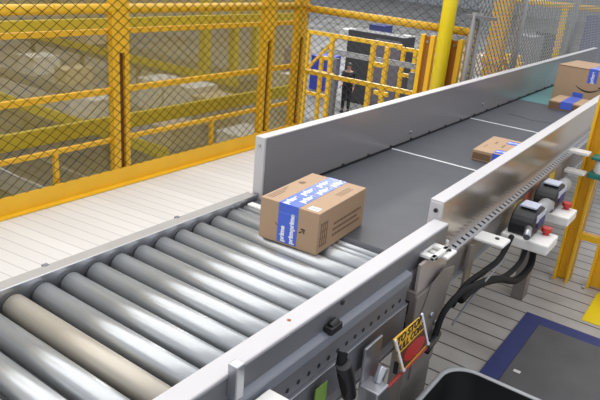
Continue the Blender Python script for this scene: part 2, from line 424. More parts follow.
for i in range(len(sl.v)//2-1):
    sl.f.append((2*i, 2*i+1, 2*i+3, 2*i+2)); sl.sm.append(False); idx.append(1-i % 2)
o = bc.part('ledge_slots', sl, STEEL); o.data.materials.append(DHOLE)
for f_, i in zip(o.data.polygons, idx): f_.material_index = i
bc.part('side_frame', prism_s([(-.575, .555), (-.5455, .555), (-.5455, .640), (-.575, .640)], 1.515, 6.7), TAUPE, .002)
bc.part('frame_flange', prism_s([(-.550, .555), (-.530, .555), (-.530, .562), (-.550, .562)], 1.515, 6.7), STEEL, .001)
p = at_x(447, 241.5, -.57); bc.part('guard_screw', MB().cyl((-.578, p.y, p.z), (-.566, p.y, p.z), .006, 8), WHT)
for q, c_ in (((515, 216), STRG), ((527, 203), STRR), ((540, 190), STRR), ((556, 169), STRG)):
    p = at_x(q[0], q[1], sx(-.5455, 2.2)); x = sx(-.5455, p.y)
    bc.part('warning_label', MB().add([(x+.0015, p.y-.045, .572), (x+.0015, p.y+.045, .572), (x+.0015, p.y+.045, .632), (x+.0015, p.y-.045, .632),
        (x-.001, p.y-.045, .572), (x-.001, p.y+.045, .572), (x-.001, p.y+.045, .632), (x-.001, p.y-.045, .632)],
        [(0,1,2,3),(7,6,5,4),(4,5,1,0),(5,6,2,1),(6,7,3,2),(7,4,0,3)]), c_)
for y in (2.75, 4.2, 5.9):
    bc.part('leg', MB().box((sx(-.60, y), y, 0), (sx(-.545, y), y+.07, .58)), TAUPE, .002)
    bc.part('leg', MB().box((-1.30, y, 0), (-1.25, y+.07, .50)), GREYP, .002)
# white sensor brackets on the near side
bc.part('sensor_bracket', MB().box((-.552, 1.775, .634), (-.455, 1.85, .646)), PLA, .006)
bc.part('bolt', MB().cyl((-.488, 1.815, .645), (-.488, 1.815, .649), .007, 8), BLACK)
bc.part('bracket_stay', MB().bar((-.535, 1.74, .635), (-.525, 1.70, .47), .05, .008, up=(1, 0, 0)), TAUPE)
for yy, zz in ((2.98, .687), (2.99, .592)):
    bc.part('sensor_bracket', MB().box((sx(-.54, yy), yy-.03, zz-.006), (-.480, yy+.03, zz+.008)), PLA, .003)
# drive units on white trays
for yc, xo in ((2.105, -.004), (2.43, -.018)):
    tr = bc.part('drive_tray', MB().box((-.535+xo, yc-.075, .548), (-.375+xo, yc+.055, .585)), PLA, .006)
    prof = []
    n = 14
    for i in range(n+1):
        a = pi*i/n; prof.append((yc+.02-.075*cos(a), .604+.074*sin(a)))
    prof = [(yc-.055, .586)]+prof+[(yc+.095, .586)]
    x0, x1 = -.522+xo, -.440+xo
    m = MB(); N = len(prof)
    m.add([(x0, y, z) for y, z in prof]+[(x1, y, z) for y, z in prof],
          [tuple(range(N-1, -1, -1)), tuple(range(N, 2*N))]+[(i, (i+1) % N, N+(i+1) % N, N+i) for i in range(N)])
    h = bc.part('drive_housing', m, BLACK, .006)
    lab = MB().box((-.505+xo, yc-.02, .676), (-.450+xo, yc+.045, .681)).box((-.441+xo, yc-.03, .634), (-.4375+xo, yc+.07, .660))
    bc.part('rating_plate', lab, mat('pale_blue_plate', (.52, .55, .66), .4), parent=h)
    bc.part('blue_plate', MB().box((-.441+xo, yc-.005, .608), (-.4372+xo, yc+.078, .640)), NAVY, parent=h)
    bc.part('motor_barrel', MB().cyl((-.470+xo, yc+.085, .628), (-.470+xo, yc+.205, .628), .026, 20), LGREY, parent=h)
    bc.part('cable_gland', MB().cyl((-.45+xo, yc-.07, .625), (-.44+xo, yc-.115, .610), .012, 10), STEEL, parent=h)
    kb = bc.part('stop_button', MB().cyl((-.412+xo, yc+.025, .583), (-.412+xo, yc+.025, .596), .011, 12).cyl((-.412+xo, yc+.025, .595), (-.412+xo, yc+.025, .612), .018, 16), RED, .003)
    kb['label'] = 'red mushroom button'
# cable bundle under the belt conveyor
cb = Thing('cable_bundle', 'thick black cables drooping under the belt conveyor past the leg', 'cable', at_x(470, 285, -.47)*1)
X = -.46
cb.part('cable', MB().tube([at_x(527, 245, -.45), at_x(520, 262, -.45), at_x(505, 276, -.45), at_x(482, 283, -.46), at_x(462, 292, -.47), at_x(444, 312, -.48), at_x(434, 338, -.48), at_x(426, 352, -.48)], .0085), RUB)
cb.part('cable', MB().tube([at_x(534, 246, -.44), at_x(530, 266, -.44), at_x(516, 280, -.44), at_x(498, 279, -.45), at_x(478, 285, -.46), at_x(460, 300, -.47)], .012), RUB)
cb.part('cable', MB().tube([at_x(512, 236, -.48), at_x(500, 258, -.48), at_x(486, 270, -.48), at_x(466, 285, -.49), at_x(452, 305, -.49)], .009), RUB)
cb.part('cable', MB().tube([at_x(505, 258, -.45), at_x(488, 278, -.45), at_x(470, 300, -.46), at_x(452, 325, -.47)], .003), GREYP)

# ================================================================ PARCELS
def carton(name, label, loc, rz, wd, dp, ht, tape=True, tape_w=.066, front_tape=1.0, group=None):
    """origin at the centre of the base, -y face towards the camera"""
    t = thing(name, label, 'box', loc, rz, group)
    x, y = wd/2, dp/2
    MB().box((-x, -y, 0), (x, y, ht)).build('carton_body', CARD, t, .002)
    MB().box((-.0007, -y+.001, ht-.0004), (.0007, y-.001, ht+.0003)).build('flap_seam', CARDD, t)
    return t
# --- the parcel on the rollers
bx_w, bx_d, bx_h = .202, .300, .129
th = .074
nc = Vector((-.869, 1.390, .600+.0015))
cen = nc + Vector((cos(th), sin(th), 0))*(-bx_w/2) + Vector((-sin(th), cos(th), 0))*(bx_d/2)
b1 = carton('cardboard_box', 'brown cardboard parcel with blue tape sitting on the rollers at the belt edge', cen, th, bx_w, bx_d, bx_h)
tw = .067; tx = -.002
tp = MB().box((tx-tw/2, -bx_d/2-.0008, bx_h), (tx+tw/2, bx_d/2, bx_h+.0010)).box((tx-tw/2, -bx_d/2-.0010, .006), (tx+tw/2, -bx_d/2, bx_h+.0010)).build('tape', TAPE, b1, .0004)
for i, (dx, yy) in enumerate(((-.016, -.115), (-.016, -.02), (-.016, .075), (.016, -.075), (.016, .02), (.016, .112))):
    text_mesh('tape_print', 'prime', .030, WHT, b1, frame_m((tx+dx, yy, bx_h+.0012), (0, 1, 0), (-1, 0, 0)), .0012)
for dx, zz in ((-.016, .034), (.015, .034), (.015, .078)):
    text_mesh('tape_print', 'prime', .021, WHT, b1, frame_m((tx+dx, -bx_d/2-.0012, zz), (0, 0, 1), (-1, 0, 0)), .0012)
MB().box((tx-tw/2, -bx_d/2-.0016, .098), (tx+tw/2, -bx_d/2-.0008, .101)).build('tape_fold', mat('tape_fold_blue', (.12, .20, .72), .3), b1)
MB().box((.053, -.138, bx_h), (.087, -.112, bx_h+.0008)).build('address_sticker', WHT, b1)
MB().box((.060, -.132, bx_h+.0006), (.081, -.118, bx_h+.0012)).build('sticker_print', mat('grey_print', (.45, .48, .58), .6), b1)
def marks(boxes):
    m = MB()
    for a_, c_ in boxes: m.box(a_, c_)
    return m.build('printed_text', PRINT, b1)
marks([((-.090+.008*k, -.135, bx_h), (-.087+.008*k, -.02-.02*k, bx_h+.0004)) for k in range(3)])
marks([((-.080, .03, bx_h), (-.066, .055, bx_h+.0004)), ((-.086, .036, bx_h), (-.078, .045, bx_h+.0004))])
marks([((.058+.008*k, .02, bx_h), (.061+.008*k, .105, bx_h+.0004)) for k in range(3)])
xr = bx_w/2
marks([((xr, -.135+.012*k, .020), (xr+.0006, -.131+.012*k, .095)) for k in range(4)]+[((xr, -.137, .022+.022*k), (xr+.0006, -.094, .025+.022*k)) for k in range(4)])
for k, (a, e) in enumerate(((-.06, .12), (-.06, .10), (-.055, .125))):
    yy = a; L_ = []
    while yy < e:
        L = random.uniform(.010, .022); L_.append(((xr, yy, .030+.018*k), (xr+.0006, min(e, yy+L), .038+.018*k))); yy += L+.004
    marks(L_)
# arrow end of the printed curve, showing either side of the tape
def smile(b, cx, cz, wd, drop, th_, y, a0=0.0, a1=1.0, head=True):
    n = 24; P = []
    for i in range(n+1):
        t = a0+(a1-a0)*i/n; x = cx-wd/2+wd*t; z = cz-drop*4*t*(1-t)
        w_ = th_*(.35+.65*sin(pi*min(1, max(0, t))))
        P.append((x, z, w_))
    for (xa, za, wa), (xb, zb, wb) in zip(P, P[1:]):
        vs = [(xa, y, za-wa/2), (xb, y, zb-wb/2), (xb, y, zb+wb/2), (xa, y, za+wa/2)]
        vs += [(v[0], y-.0006, v[2]) for v in vs]
        b.add(vs, [(0,1,2,3),(7,6,5,4),(4,5,1,0),(5,6,2,1),(6,7,3,2),(7,4,0,3)])
    if head:
        x, z = cx+wd/2, cz
        b.bar((x+.05*wd, y-.0003, z+.05*wd), (x-.10*wd, y-.0003, z+.055*wd), .0006, th_*.7, up=(0, 0, 1))
        b.bar((x+.05*wd, y-.0003, z+.06*wd), (x+.02*wd, y-.0003, z-.09*wd), .0006, th_*.7, up=(0, 0, 1))
    return b
sm = smile(MB(), .010, .062, .085, .014, .006, -bx_d/2-.0004, .84, 1.0)
smile(sm, -.002, .062, .086, .014, .004, -bx_d/2-.0004, .0, .12, False)
sm.build('printed_curve', SMILE, b1)
# --- flat parcel by the near guard
b2 = carton('cardboard_box', 'flat brown parcel with two blue tape bands on the belt, beside the near guard', (-.800, 2.915, .601), .06, .280, .330, .048)
for yy in (-.110, .095):
    MB().box((-.050, yy-.036, .048), (.141, yy+.028, .0492)).box((.1395, yy-.028, .004), (.1412, yy+.028, .0492)).build('tape', TAPE, b2, .0003)
    for dx in (-.01, .075): text_mesh('tape_print', 'prime', .030, WHT, b2, frame_m((dx, yy, .0494), (1, 0, 0), (0, 1, 0)), .001)
MB().box((-.050, -.1662, .004), (.045, -.1645, .049)).build('tape', TAPE, b2, .0003)
for a_, c_ in (((-.095, .02), (-.085, .065)), ((-.05, -.03), (-.042, .03)), ((-.115, -.09), (-.111, -.03))):
    MB().box((*a_, .048), (*c_, .0484)).build('printed_mark', PRINT, b2)
MB().box((-.138, -.1656, .006), (-.055, -.1646, .036)).build('flap_edge', CARDD, b2)
# --- the two far parcels
p = at_z(551, 108, .6)
b3 = carton('cardboard_box', 'small flat parcel on the far belt in front of the big carton', (-.885, 4.50, .601), .02, .30, .28, .055)
MB().box((-.075, -.142, .055), (.000, .141, .0564)).box((-.075, -.1416, .010), (.000, -.1396, .0564)).build('tape', TAPE, b3, .0003)
MB().box((-.148, -.1404, .004), (.148, -.1398, .046)).build('front_shade_sheet', CARDD, b3)  # thin dark sheet painting the shade on the parcel's front
b4 = carton('cardboard_box', 'big brown carton with curved arrow mark at the far end of the belt', (-.905, 4.96, .601), -.07, .400, .42, .245)
MB().box((.015, -.212, .245), (.075, .211, .2464)).box((.015, -.2116, .150), (.075, -.2096, .2464)).build('tape', TAPE, b4, .0003)
text_mesh('tape_print', 'prime', .034, WHT, b4, frame_m((.045, -.2118, .190), (0, 0, 1), (-1, 0, 0)), .001)
MB().box((-.06, -.2116, .040), (.01, -.2096, .072)).build('tape', TAPE, b4, .0003)
smile(MB(), .03, .120, .165, .030, .011, -.2102).build('printed_curve', SMILE, b4)
MB().box((-.199, -.2108, .238), (.199, -.2096, .243)).build('flap_edge', CARDD, b4)

# ================================================================ PULL CORD AND SIGN
rp = Thing('pull_cord', 'red pull cord running along the conveyor side below the yellow sign', 'cord', at_x(402, 372, -.468))
rp.part('cord', MB().tube([at_x(376, 399, -.468), at_x(402, 372.5, -.468), at_x(427, 346.5, -.468)], .0045), ROPE)
rp.part('cord_clip', MB().tube([at_x(426, 348, -.468), at_x(433, 341, -.475), at_x(438, 333, -.485)], .010), BLACK)
A, B_, C_, D_ = (at_x(x, y, -.462) for x, y in ((394, 340), (420, 317.5), (428.5, 344), (402.5, 372)))
sg = Thing('hanging_sign', 'small yellow sign with red oval hanging on the red pull cord', 'sign', (D_+C_)/2)
th_ = Vector((-.003, 0, 0))
sg.part('sign_board', MB().add([D_, C_, B_, A, D_+th_, C_+th_, B_+th_, A+th_], [(0,1,2,3),(7,6,5,4),(4,5,1,0),(5,6,2,1),(6,7,3,2),(7,4,0,3)]), SIGN)
ex, ey = (C_-D_), (A-D_)
def sp_(u, v, off=.001): return D_ + ex*u + ey*v + Vector((off, 0, 0))
dk = [sp_(.08, .06), sp_(.95, .06), sp_(.93, .54), sp_(.07, .54)]
sg.part('dark_panel', MB().add(dk+[v+Vector((-.002, 0, 0)) for v in dk], [(0,1,2,3),(7,6,5,4),(4,5,1,0),(5,6,2,1),(6,7,3,2),(7,4,0,3)]), mat('sign_dark', (.10, .03, .02), .5))
N = 28; ov = [sp_(.51+.39*cos(2*pi*i/N), .30+.20*sin(2*pi*i/N), .0018) for i in range(N)]
sg.part('red_oval', MB().add(ov+[v+Vector((-.002, 0, 0)) for v in ov], [tuple(range(N)), tuple(range(2*N-1, N-1, -1))]+[(i, N+i, N+(i+1) % N, (i+1) % N) for i in range(N)]), RED)
for s_, v_, sz in (('TO STOP', .86, .030), ('PULL CORD', .66, .026)):
    text_mesh('sign_text', s_, sz, SMILE, sg.o, frame_m(sp_(.5, v_, .0006)-sg.loc, ex, Vector((1,0,0)).cross(ex)), .0008)
for u in (0.03, .97):
    sg.part('sign_edge', MB().bar(sp_(u, .02, .0005), sp_(u-.005, .98, .0005), .006, .004, up=(1, 0, 0)), WHT)
    sg.part('hook', MB().tube([sp_(u, .06, .002), sp_(u, -.03, -.004)], .005), STEEL)

# ================================================================ RIGHT OF THE CONVEYOR
fm = Thing('floor_mat', 'dark anti-fatigue mat with navy border on the deck boards', 'mat', (-.1, 2.2, 0))
fm.part('mat_border', MB().box((-.515, 1.35, .0005), (.45, 2.645, .011)), NAVY, .003)
fm.part('mat_surface', MB().box((-.440, 1.42, .004), (.39, 2.565, .014)), MATG, .003)
p = at_z(517, 371, .0155); fm.part('torn_spot', MB().box((p.x-.013, p.y-.008, .011), (p.x+.013, p.y+.008, .0152)), PLA)
wb = Thing('waste_bin', 'open dark grey bin with pale rim standing at the bottom edge', 'bin', (-.16, 1.20, 0))
def rrect(x0, x1, y0, y1, r, z, n=8):
    out = []
    for cx, cy, a0 in ((x1-r, y1-r, 0), (x0+r, y1-r, 90), (x0+r, y0+r, 180), (x1-r, y0+r, 270)):
        for i in range(n+1):
            a = R(a0+90*i/n); out.append((cx+r*cos(a), cy+r*sin(a), z))
    return out
ZT = .40
def loops(L):
    m = MB(); n = len(L[0]); vs = [v for l in L for v in l]
    fs = [(j*n+i, j*n+(i+1) % n, (j+1)*n+(i+1) % n, (j+1)*n+i) for j in range(len(L)-1) for i in range(n)]
    return m.add(vs, fs, True)
bx = (-.452, .10, .93, 1.480)
def rr_(ins, z): return rrect(bx[0]+ins, bx[1]-ins, bx[2]+ins, bx[3]-ins, .07, z)
shell = loops([rr_(.06, 0.0), rr_(.012, ZT-.02), rr_(.012, ZT-.004)]); n_ = len(rr_(0, 0)); shell.f.append(tuple(range(n_-1, -1, -1))); shell.sm.append(False)
wb.part('bin_body', shell, BIN)
wb.part('bin_rim', loops([rr_(.012, ZT-.022), rr_(0, ZT-.018), rr_(0, ZT-.003), rr_(.003, ZT), rr_(.012, ZT), rr_(.014, ZT-.003), rr_(.014, ZT-.03)]), LGREY)
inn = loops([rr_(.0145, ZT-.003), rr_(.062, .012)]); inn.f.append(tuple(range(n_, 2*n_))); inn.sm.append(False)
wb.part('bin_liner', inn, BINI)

gf = Thing('guard_frame', 'yellow steel frame of two posts and a rung beside the belt conveyor', 'guard frame', (-.42, 3.15, 0))
def hpost(t, x0, x1, y0, y1, z1, m, nm='post', z0=0):
    mm = MB().box((x0, y0, z0), (x0+.012, y1, z1)).box((x1-.012, y0, z0), (x1, y1, z1)).box((x0, (y0+y1)/2-.008, z0), (x1, (y0+y1)/2+.008, z1))
    return t.part(nm, mm, m, .001)
hpost(gf, -.523, -.452, 3.09, 3.20, 1.25, YEL)
hpost(gf, -.368, -.270, 3.11, 3.22, 1.25, YEL)
p = at_y(589, 237, 3.12)
gf.part('rung', MB().box((-.452, 3.10, p.z-.018), (-.368, 3.14, p.z+.014)), YEL, .002)
gf.part('rung', MB().box((-.452, 3.10, 1.10), (-.368, 3.14, 1.15)), YEL, .002)
hpost(gf, .46, .56, 3.11, 3.22, 1.25, YEL)  # unseen extra post, added as yellow for the near guard to reflect
for z in (.12, .62, 1.10): gf.part('added_cross_bar', MB().box((-.27, 3.13, z), (.46, 3.19, z+.09)), YEL, .002)  # unseen bars, likewise added for the near guard's reflection
for q in ((-.535, 3.08), (-.38, 3.10)): gf.part('anchor_bolt', MB().cyl((q[0]+.004, q[1], .0), (q[0]+.004, q[1], .012), .008, 8), STEEL)
tc_ = Thing('hanging_caddy', 'white canister in teal holder hung on the yellow frame', 'canister', at_y(600, 172, 3.05))
p = at_y(600, 172, 3.05)
tc_.part('holder', MB().box((p.x-.045, 3.01, p.z-.030), (p.x+.06, 3.088, p.z-.006)), TEALP, .004)
tc_.part('holder_band', MB().box((p.x-.045, 3.01, p.z+.056), (p.x+.06, 3.088, p.z+.070)), TEALP, .004)
tc_.part('canister', MB().cyl((p.x+.005, 3.05, p.z-.006), (p.x+.005, 3.05, p.z+.056), .034, 20), PLA, .003)

# ================================================================ LEFT GUARDRAIL WITH CHAIN-LINK
FX = -2.94
gr = Thing('guardrail', 'yellow guardrail with toe board and black chain-link along the left deck edge', 'guardrail', (FX, 2.4, 0))
gr.part('toe_board', MB().box((FX-.012, -1.6, .008), (FX, 4.2, .108)), ORG, .002)
gr.part('toe_flange', MB().box((FX-.012, -1.6, .001), (FX+.034, 4.2, .012)), YEL, .002)
gr.part('top_rail', MB().cyl((FX-.03, -1.6, 1.043), (FX-.03, 4.2, 1.043), .027, 16), YEL)
for y in (1.98, 2.9, 3.3): gr.part('rail_joint', MB().cyl((FX-.03, y, 1.043), (FX-.03, y+.012, 1.043), .0285, 16), ORG)
gr.part('mid_rail', MB().box((FX-.06, -1.6, .563), (FX-.03, 4.2, .597)), ORG, .002)
gr.part('mesh_bar', MB().box((FX-.06, -1.6, .902), (FX-.035, 4.2, .932)), ORG, .002)
gr.part('mesh_bar', MB().box((FX-.06, -1.6, .268), (FX-.035, 4.2, .294)), ORG, .002)
def dpost(t, y0, y1, x0=FX-.045, x1=FX-.005, zs=.80, m=ORG, top=2.3):
    """post: closed box above, two flanges with a dark recess below zs"""
    w3 = (y1-y0)
    mm = MB().box((x0, y0, zs), (x1, y1, top)).box((x0, y0, 0), (x1, y0+w3*.40, zs)).box((x0, y1-w3*.28, 0), (x1, y1, zs))
    q = t.part('post', mm, m, .002)
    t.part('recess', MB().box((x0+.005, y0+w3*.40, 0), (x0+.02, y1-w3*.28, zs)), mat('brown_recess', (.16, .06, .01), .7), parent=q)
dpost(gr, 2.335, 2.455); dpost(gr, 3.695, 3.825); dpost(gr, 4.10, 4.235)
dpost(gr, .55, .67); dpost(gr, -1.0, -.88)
gr.part('chain_link', lattice(MB(), (FX-.001, -.2, .108), (0, 1, 0), (0, 0, 1), 4.38, 1.35, .078, .058, .0023), WIRE)
for y in (1.95, 3.20):
    gr.part('stub_post', MB().box((FX-.06, y, 0), (FX-.035, y+.025, .27)), ORG, .001)

# second fence behind, with fine yellow mesh
f2 = Thing('inner_fence', 'lemon yellow fence with fine mesh standing behind the left guardrail', 'fence', (-3.40, 2.4, 0))
f2.part('rail', MB().box((-3.44, -1.4, .865), (-3.40, 4.90, .930)), LEM, .002)
f2.part('rail', MB().box((-3.44, -1.4, .185), (-3.40, 4.90, .285)), LEM, .002)
for y in (-1.4, 1.0, 2.70, 4.84): f2.part('post', MB().box((-3.46, y, LOW), (-3.40, y+.06, 2.3)), LEM, .002)
f2.part('fine_mesh', lattice(MB(), (-3.475, -.6, -.9), (0, 1, 0), (0, 0, 1), 5.5, 2.3, .024, .018, .0036), FWIRE)

# guardrail turning the corner towards the conveyor
YF = 4.207
g2 = Thing('guardrail', 'yellow guardrail from the corner post to the bright yellow pipe, over the hall', 'guardrail', (-2.2, YF, 0))
g2.part('top_rail', MB().cyl((-2.93, YF, 1.030), (-1.56, YF, 1.022), .027, 16), YEL)
for x in (-2.62, -2.22): g2.part('rail_joint', MB().cyl((x, YF, 1.027), (x+.012, YF, 1.027), .0285, 16), ORG)
g2.part('mid_rail', MB().box((-2.93, YF-.015, .528), (-1.56, YF+.015, .560)), YEL, .002)
g2.part('toe_board', MB().box((-2.93, YF-.006, .0), (-1.56, YF+.006, .108)), ORG, .002)
g2.part('end_post', MB().box((-1.60, YF-.03, 0), (-1.545, YF+.03, 1.03)), YEL, .002)
g2.part('chain_link', lattice(MB(), (-2.93, YF-.045, .02), (1, 0, 0), (0, 0, 1), 1.40, 1.9, .078, .058, .0026), BWIRE)

up = Thing('steel_upright', 'orange yellow double upright with brown channels behind the bright pipe', 'upright', (-1.75, 4.15, 0))
for x0, x1 in ((-1.905, -1.80), (-1.715, -1.60)):
    f_ = up.part('channel', MB().box((x0, 4.11, 0), (x0+.03, 4.15, .975)).box((x1-.032, 4.11, 0), (x1, 4.15, .975)), YEL, .002)
    up.part('channel_web', MB().box((x0+.03, 4.128, 0), (x1-.032, 4.138, .965)), mat('brown_web', (.30, .11, .012), .6), parent=f_)
    up.part('bolt', MB().cyl(((x0+x1)/2, 4.128, .93), ((x0+x1)/2, 4.118, .93), .010, 8), STEEL, parent=f_)
bo = Thing('bollard', 'tall bright yellow pipe standing behind the left guard of the belt', 'pipe', (-1.695, 4.03, 0))
bo.part('pipe', MB().cyl((-1.695, 4.03, .008), (-1.695, 4.03, 2.4), .047, 28), BOL)
bo.part('base_plate', MB().box((-1.765, 3.955, 0), (-1.625, 4.105, .010)), BOL, .001)

cf = Thing('chain_link_fence', 'grey chain-link fence with galvanised poles running along behind the belt', 'fence', (-1.5, 6, 0))
POLE = mat('weathered_pole', (.22, .215, .21), .5, .4)
cf.part('pole', MB().cyl((-1.50, 3.985, 0), (-1.50, 3.985, 1.165), .017, 16), POLE)
cf.part('pole', MB().cyl((-1.475, 4.03, 0), (-1.475, 4.03, 1.165), .014, 16), POLE)
cf.part('pole_bracket', MB().box((-1.56, 3.97, 1.13), (-1.36, 4.0, 1.15)), GREYP, .002)
for y in (4.95, 6.55, 8.6): cf.part('pole', MB().cyl((-1.50, y, 0), (-1.50, y, 2.4), .026, 16), LGREY)
cf.part('chain_link', lattice(MB(), (-1.49, 4.0, .02), (0, 1, 0), (0, 0, 1), 6.0, 2.2, .070, .056, .0052), GWIRE)
oc = Thing('steel_post', 'orange post behind the start of the grey chain-link fence', 'post', (-1.578, 4.73, 0))
oc.part('post', MB().box((-1.637, 4.68, LOW), (-1.520, 4.79, 2.5)), ORG, .003)
oc.part('clamp', MB().box((-1.650, 4.665, .78), (-1.505, 4.805, .82)), ORG, .002)

# ================================================================ HALL BELOW THE DECK
def scale_at(px, py, Z=LOW): return (at_z(px, py, Z)-CAM).dot(_f)/FPX
def stand(px0, px1, pyb, pyt):
    """foot point on the hall floor, width and height for something seen between these pixels"""
    p = at_z((px0+px1)/2, pyb, LOW); k = (p-CAM).dot(_f)/FPX
    return p, (px1-px0)*k, (pyb-pyt)*k/cos(PITCH)
def hall_box(name, label, cat, px0, px1, pyb, pyt, m, depth=None, parts=None, group=None):
    p, w_, h_ = stand(px0, px1, pyb, pyt); d_ = depth or w_*.8
    t = Thing(name, label, cat, p, group)
    t.part('body', MB().box((p.x-w_/2, p.y, LOW), (p.x+w_/2, p.y+d_, LOW+h_)), m, .02)
    if parts: parts(t, p, w_, h_, d_)
    return t
def lidded(m):
    def f(t, p, w_, h_, d_):
        t.part('lid', MB().box((p.x-w_/2-.02, p.y-.02, LOW+h_), (p.x+w_/2+.02, p.y+d_+.02, LOW+h_+.05)), m, .01)
    return f
def doors(t, p, w_, h_, d_):
    t.part('door_panel', MB().box((p.x-w_*.46, p.y-.02, LOW+.1), (p.x-.02, p.y+.01, LOW+h_*.94)), DARK, .005)
    t.part('door_panel', MB().box((p.x+.02, p.y-.02, LOW+.1), (p.x+w_*.46, p.y+.01, LOW+h_*.94)), PURP, .005)
# the dark cabinet, blue bin and other things seen past the corner
hall_box('machine_cabinet', 'large dark machine cabinet on the hall floor behind the person in black', 'cabinet', 336, 398, 106, 40, DARK, .9, doors)
hall_box('plastic_bin', 'blue plastic bin on the hall floor beyond the corner post', 'bin', 307, 324, 90, 60, BLUEP, 1.2, lidded(BLUEP))
hall_box('plastic_bin', 'dark blue bin standing far back above the dark cabinet', 'bin', 367, 383, 37, 27, NAVY, 1.5, lidded(NAVY))
for q, l in (((338, 352, 40, 31), 'white carton far back left of the dark blue bin'), ((392, 404, 48, 38), 'white carton far back right of the dark blue bin')):
    hall_box('carton', l, 'box', *q, TOTE, 1.5, lidded(TOTE))
hall_box('carton', 'pale carton at the hall floor beneath the guardrail end by the dark cabinet', 'box', 404, 420, 88, 62, PALE, 1.2, lidded(PALE))
hall_box('machine_cabinet', 'navy cabinet behind the far end of the grey chain-link fence', 'cabinet', 577, 606, 62, 22, NAVY, 4, lidded(NAVY))
hall_box('tote', 'white tote in the gap between the two guardrail posts', 'tote', 277, 291, 112, 78, TOTE, 1.0, lidded(TOTE))
hall_box('tote', 'blue tote in the gap between the two guardrail posts, behind the white tote', 'tote', 281, 292, 78, 52, BLUEP, 1.0, lidded(BLUEP))

# yellow frames of the lower machines
def frame_y(name, label, Y, posts, beams, braces=(), m=YEL, r=.065):
    p0 = at_y(posts[0][0], posts[0][1], Y)
    t = Thing(name, label, 'frame', (p0.x, Y, LOW))
    for px, pt in posts:
        p = at_y(px, pt, Y); t.part('post', MB().box((p.x-r/2, Y-r/2, LOW), (p.x+r/2, Y+r/2, p.z)), m, .004)
    for a, c_ in beams:
        p, q = at_y(*a, Y), at_y(*c_, Y); q.z = p.z
        t.part('beam', MB().bar(p, q, r*.8, r), m, .004)
    for a, c_ in braces:
        t.part('brace', MB().bar(at_y(*a, Y), at_y(*c_, Y), r*.7), m, .004)
    return t
frame_y('gantry', 'yellow frame with slanting brace in the hall beyond the corner post', 9.0, [(309, 32), (333, 36)], [((306, 31), (402, 47)), ((306, 70), (333, 74))], [((308, 68), (336, 38))])
frame_y('gantry', 'yellow ladder frame standing in front of the dark cabinet', 9.6, [(374, 44), (388, 47)], [((374, 64), (388, 66)), ((374, 92), (388, 94))], r=.075)
frame_y('gantry', 'yellow frame of thin posts left of the person in black', 12.0, [(322, 57), (331, 58)], [((319, 57), (333, 59)), ((305, 92), (333, 96))], r=.08)
frame_y('gantry', 'yellow frame at the right of the dark cabinet', 11.0, [(404, 49), (416, 51)], [((398, 48), (420, 52)), ((398, 74), (420, 78))], r=.07)
t = Thing('conveyor_beam', 'long grey conveyor beam crossing in front of the dark cabinet', 'conveyor', tuple(at_y(380, 60, 10.2)))
a, c_ = at_y(322, 50, 10.2), at_y(432, 68, 10.2); c_.z = a.z
t.part('side_channel', MB().bar(a, c_, .10, .08), LGREY, .005)
t.part('belt', MB().bar(a+Vector((0, 0, .045)), c_+Vector((0, 0, .045)), .08, .01), DARK)
for f_ in (.15, .85):
    q = a.lerp(c_, f_); t.part('leg', MB().box((q.x-.05, q.y-.05, LOW), (q.x+.05, q.y+.05, q.z-.1)), DGREY)

# conveyors on the lower level, seen through the left mesh
def low_conv(label, Y, x0, x1, z, wd, m, mtop):
    t = Thing('belt_line', label, 'conveyor', ((x0+x1)/2, Y, LOW), 'conveyor lines in the hall')
    t.part('bed', MB().box((x0, Y, z-.30), (x1, Y+wd, z)), m, .01)
    t.part('belt', MB().box((x0, Y+.08, z), (x1, Y+wd-.08, z+.03)), mtop)
    t.part('side_rail', MB().box((x0, Y-.05, z-.12), (x1, Y, z+.12)), LEM if m is DGREY else m, .005)
    x = x0+.5
    while x < x1:
        t.part('leg', MB().box((x-.06, Y+.05, LOW), (x+.06, Y+.17, z-.3)), DGREY); x += 3.0
for lab, Y, x0, x1, z, wd, m, mt in (
    ('grey conveyor line in the hall, nearest through the left mesh', 5.6, -24, -7.4, -2.6, 1.0, LGREY, DARK),
    ('yellow-railed conveyor line in the hall, second through the left mesh', 8.0, -26, -8.5, -2.3, 1.2, DGREY, DGREY),
    ('grey conveyor line in the hall, third through the left mesh', 10.8, -28, -10.5, -2.7, 1.4, LGREY, DGREY),
    ('yellow-railed conveyor line in the hall, fourth through the left mesh', 14.0, -32, -12, -2.2, 1.4, DGREY, DARK),
    ('grey conveyor line far back through the left mesh', 32.0, -66, -44, -2.4, 1.6, LGREY, DARK)):
    low_conv(lab, Y, x0, x1, z, wd, m, mt)
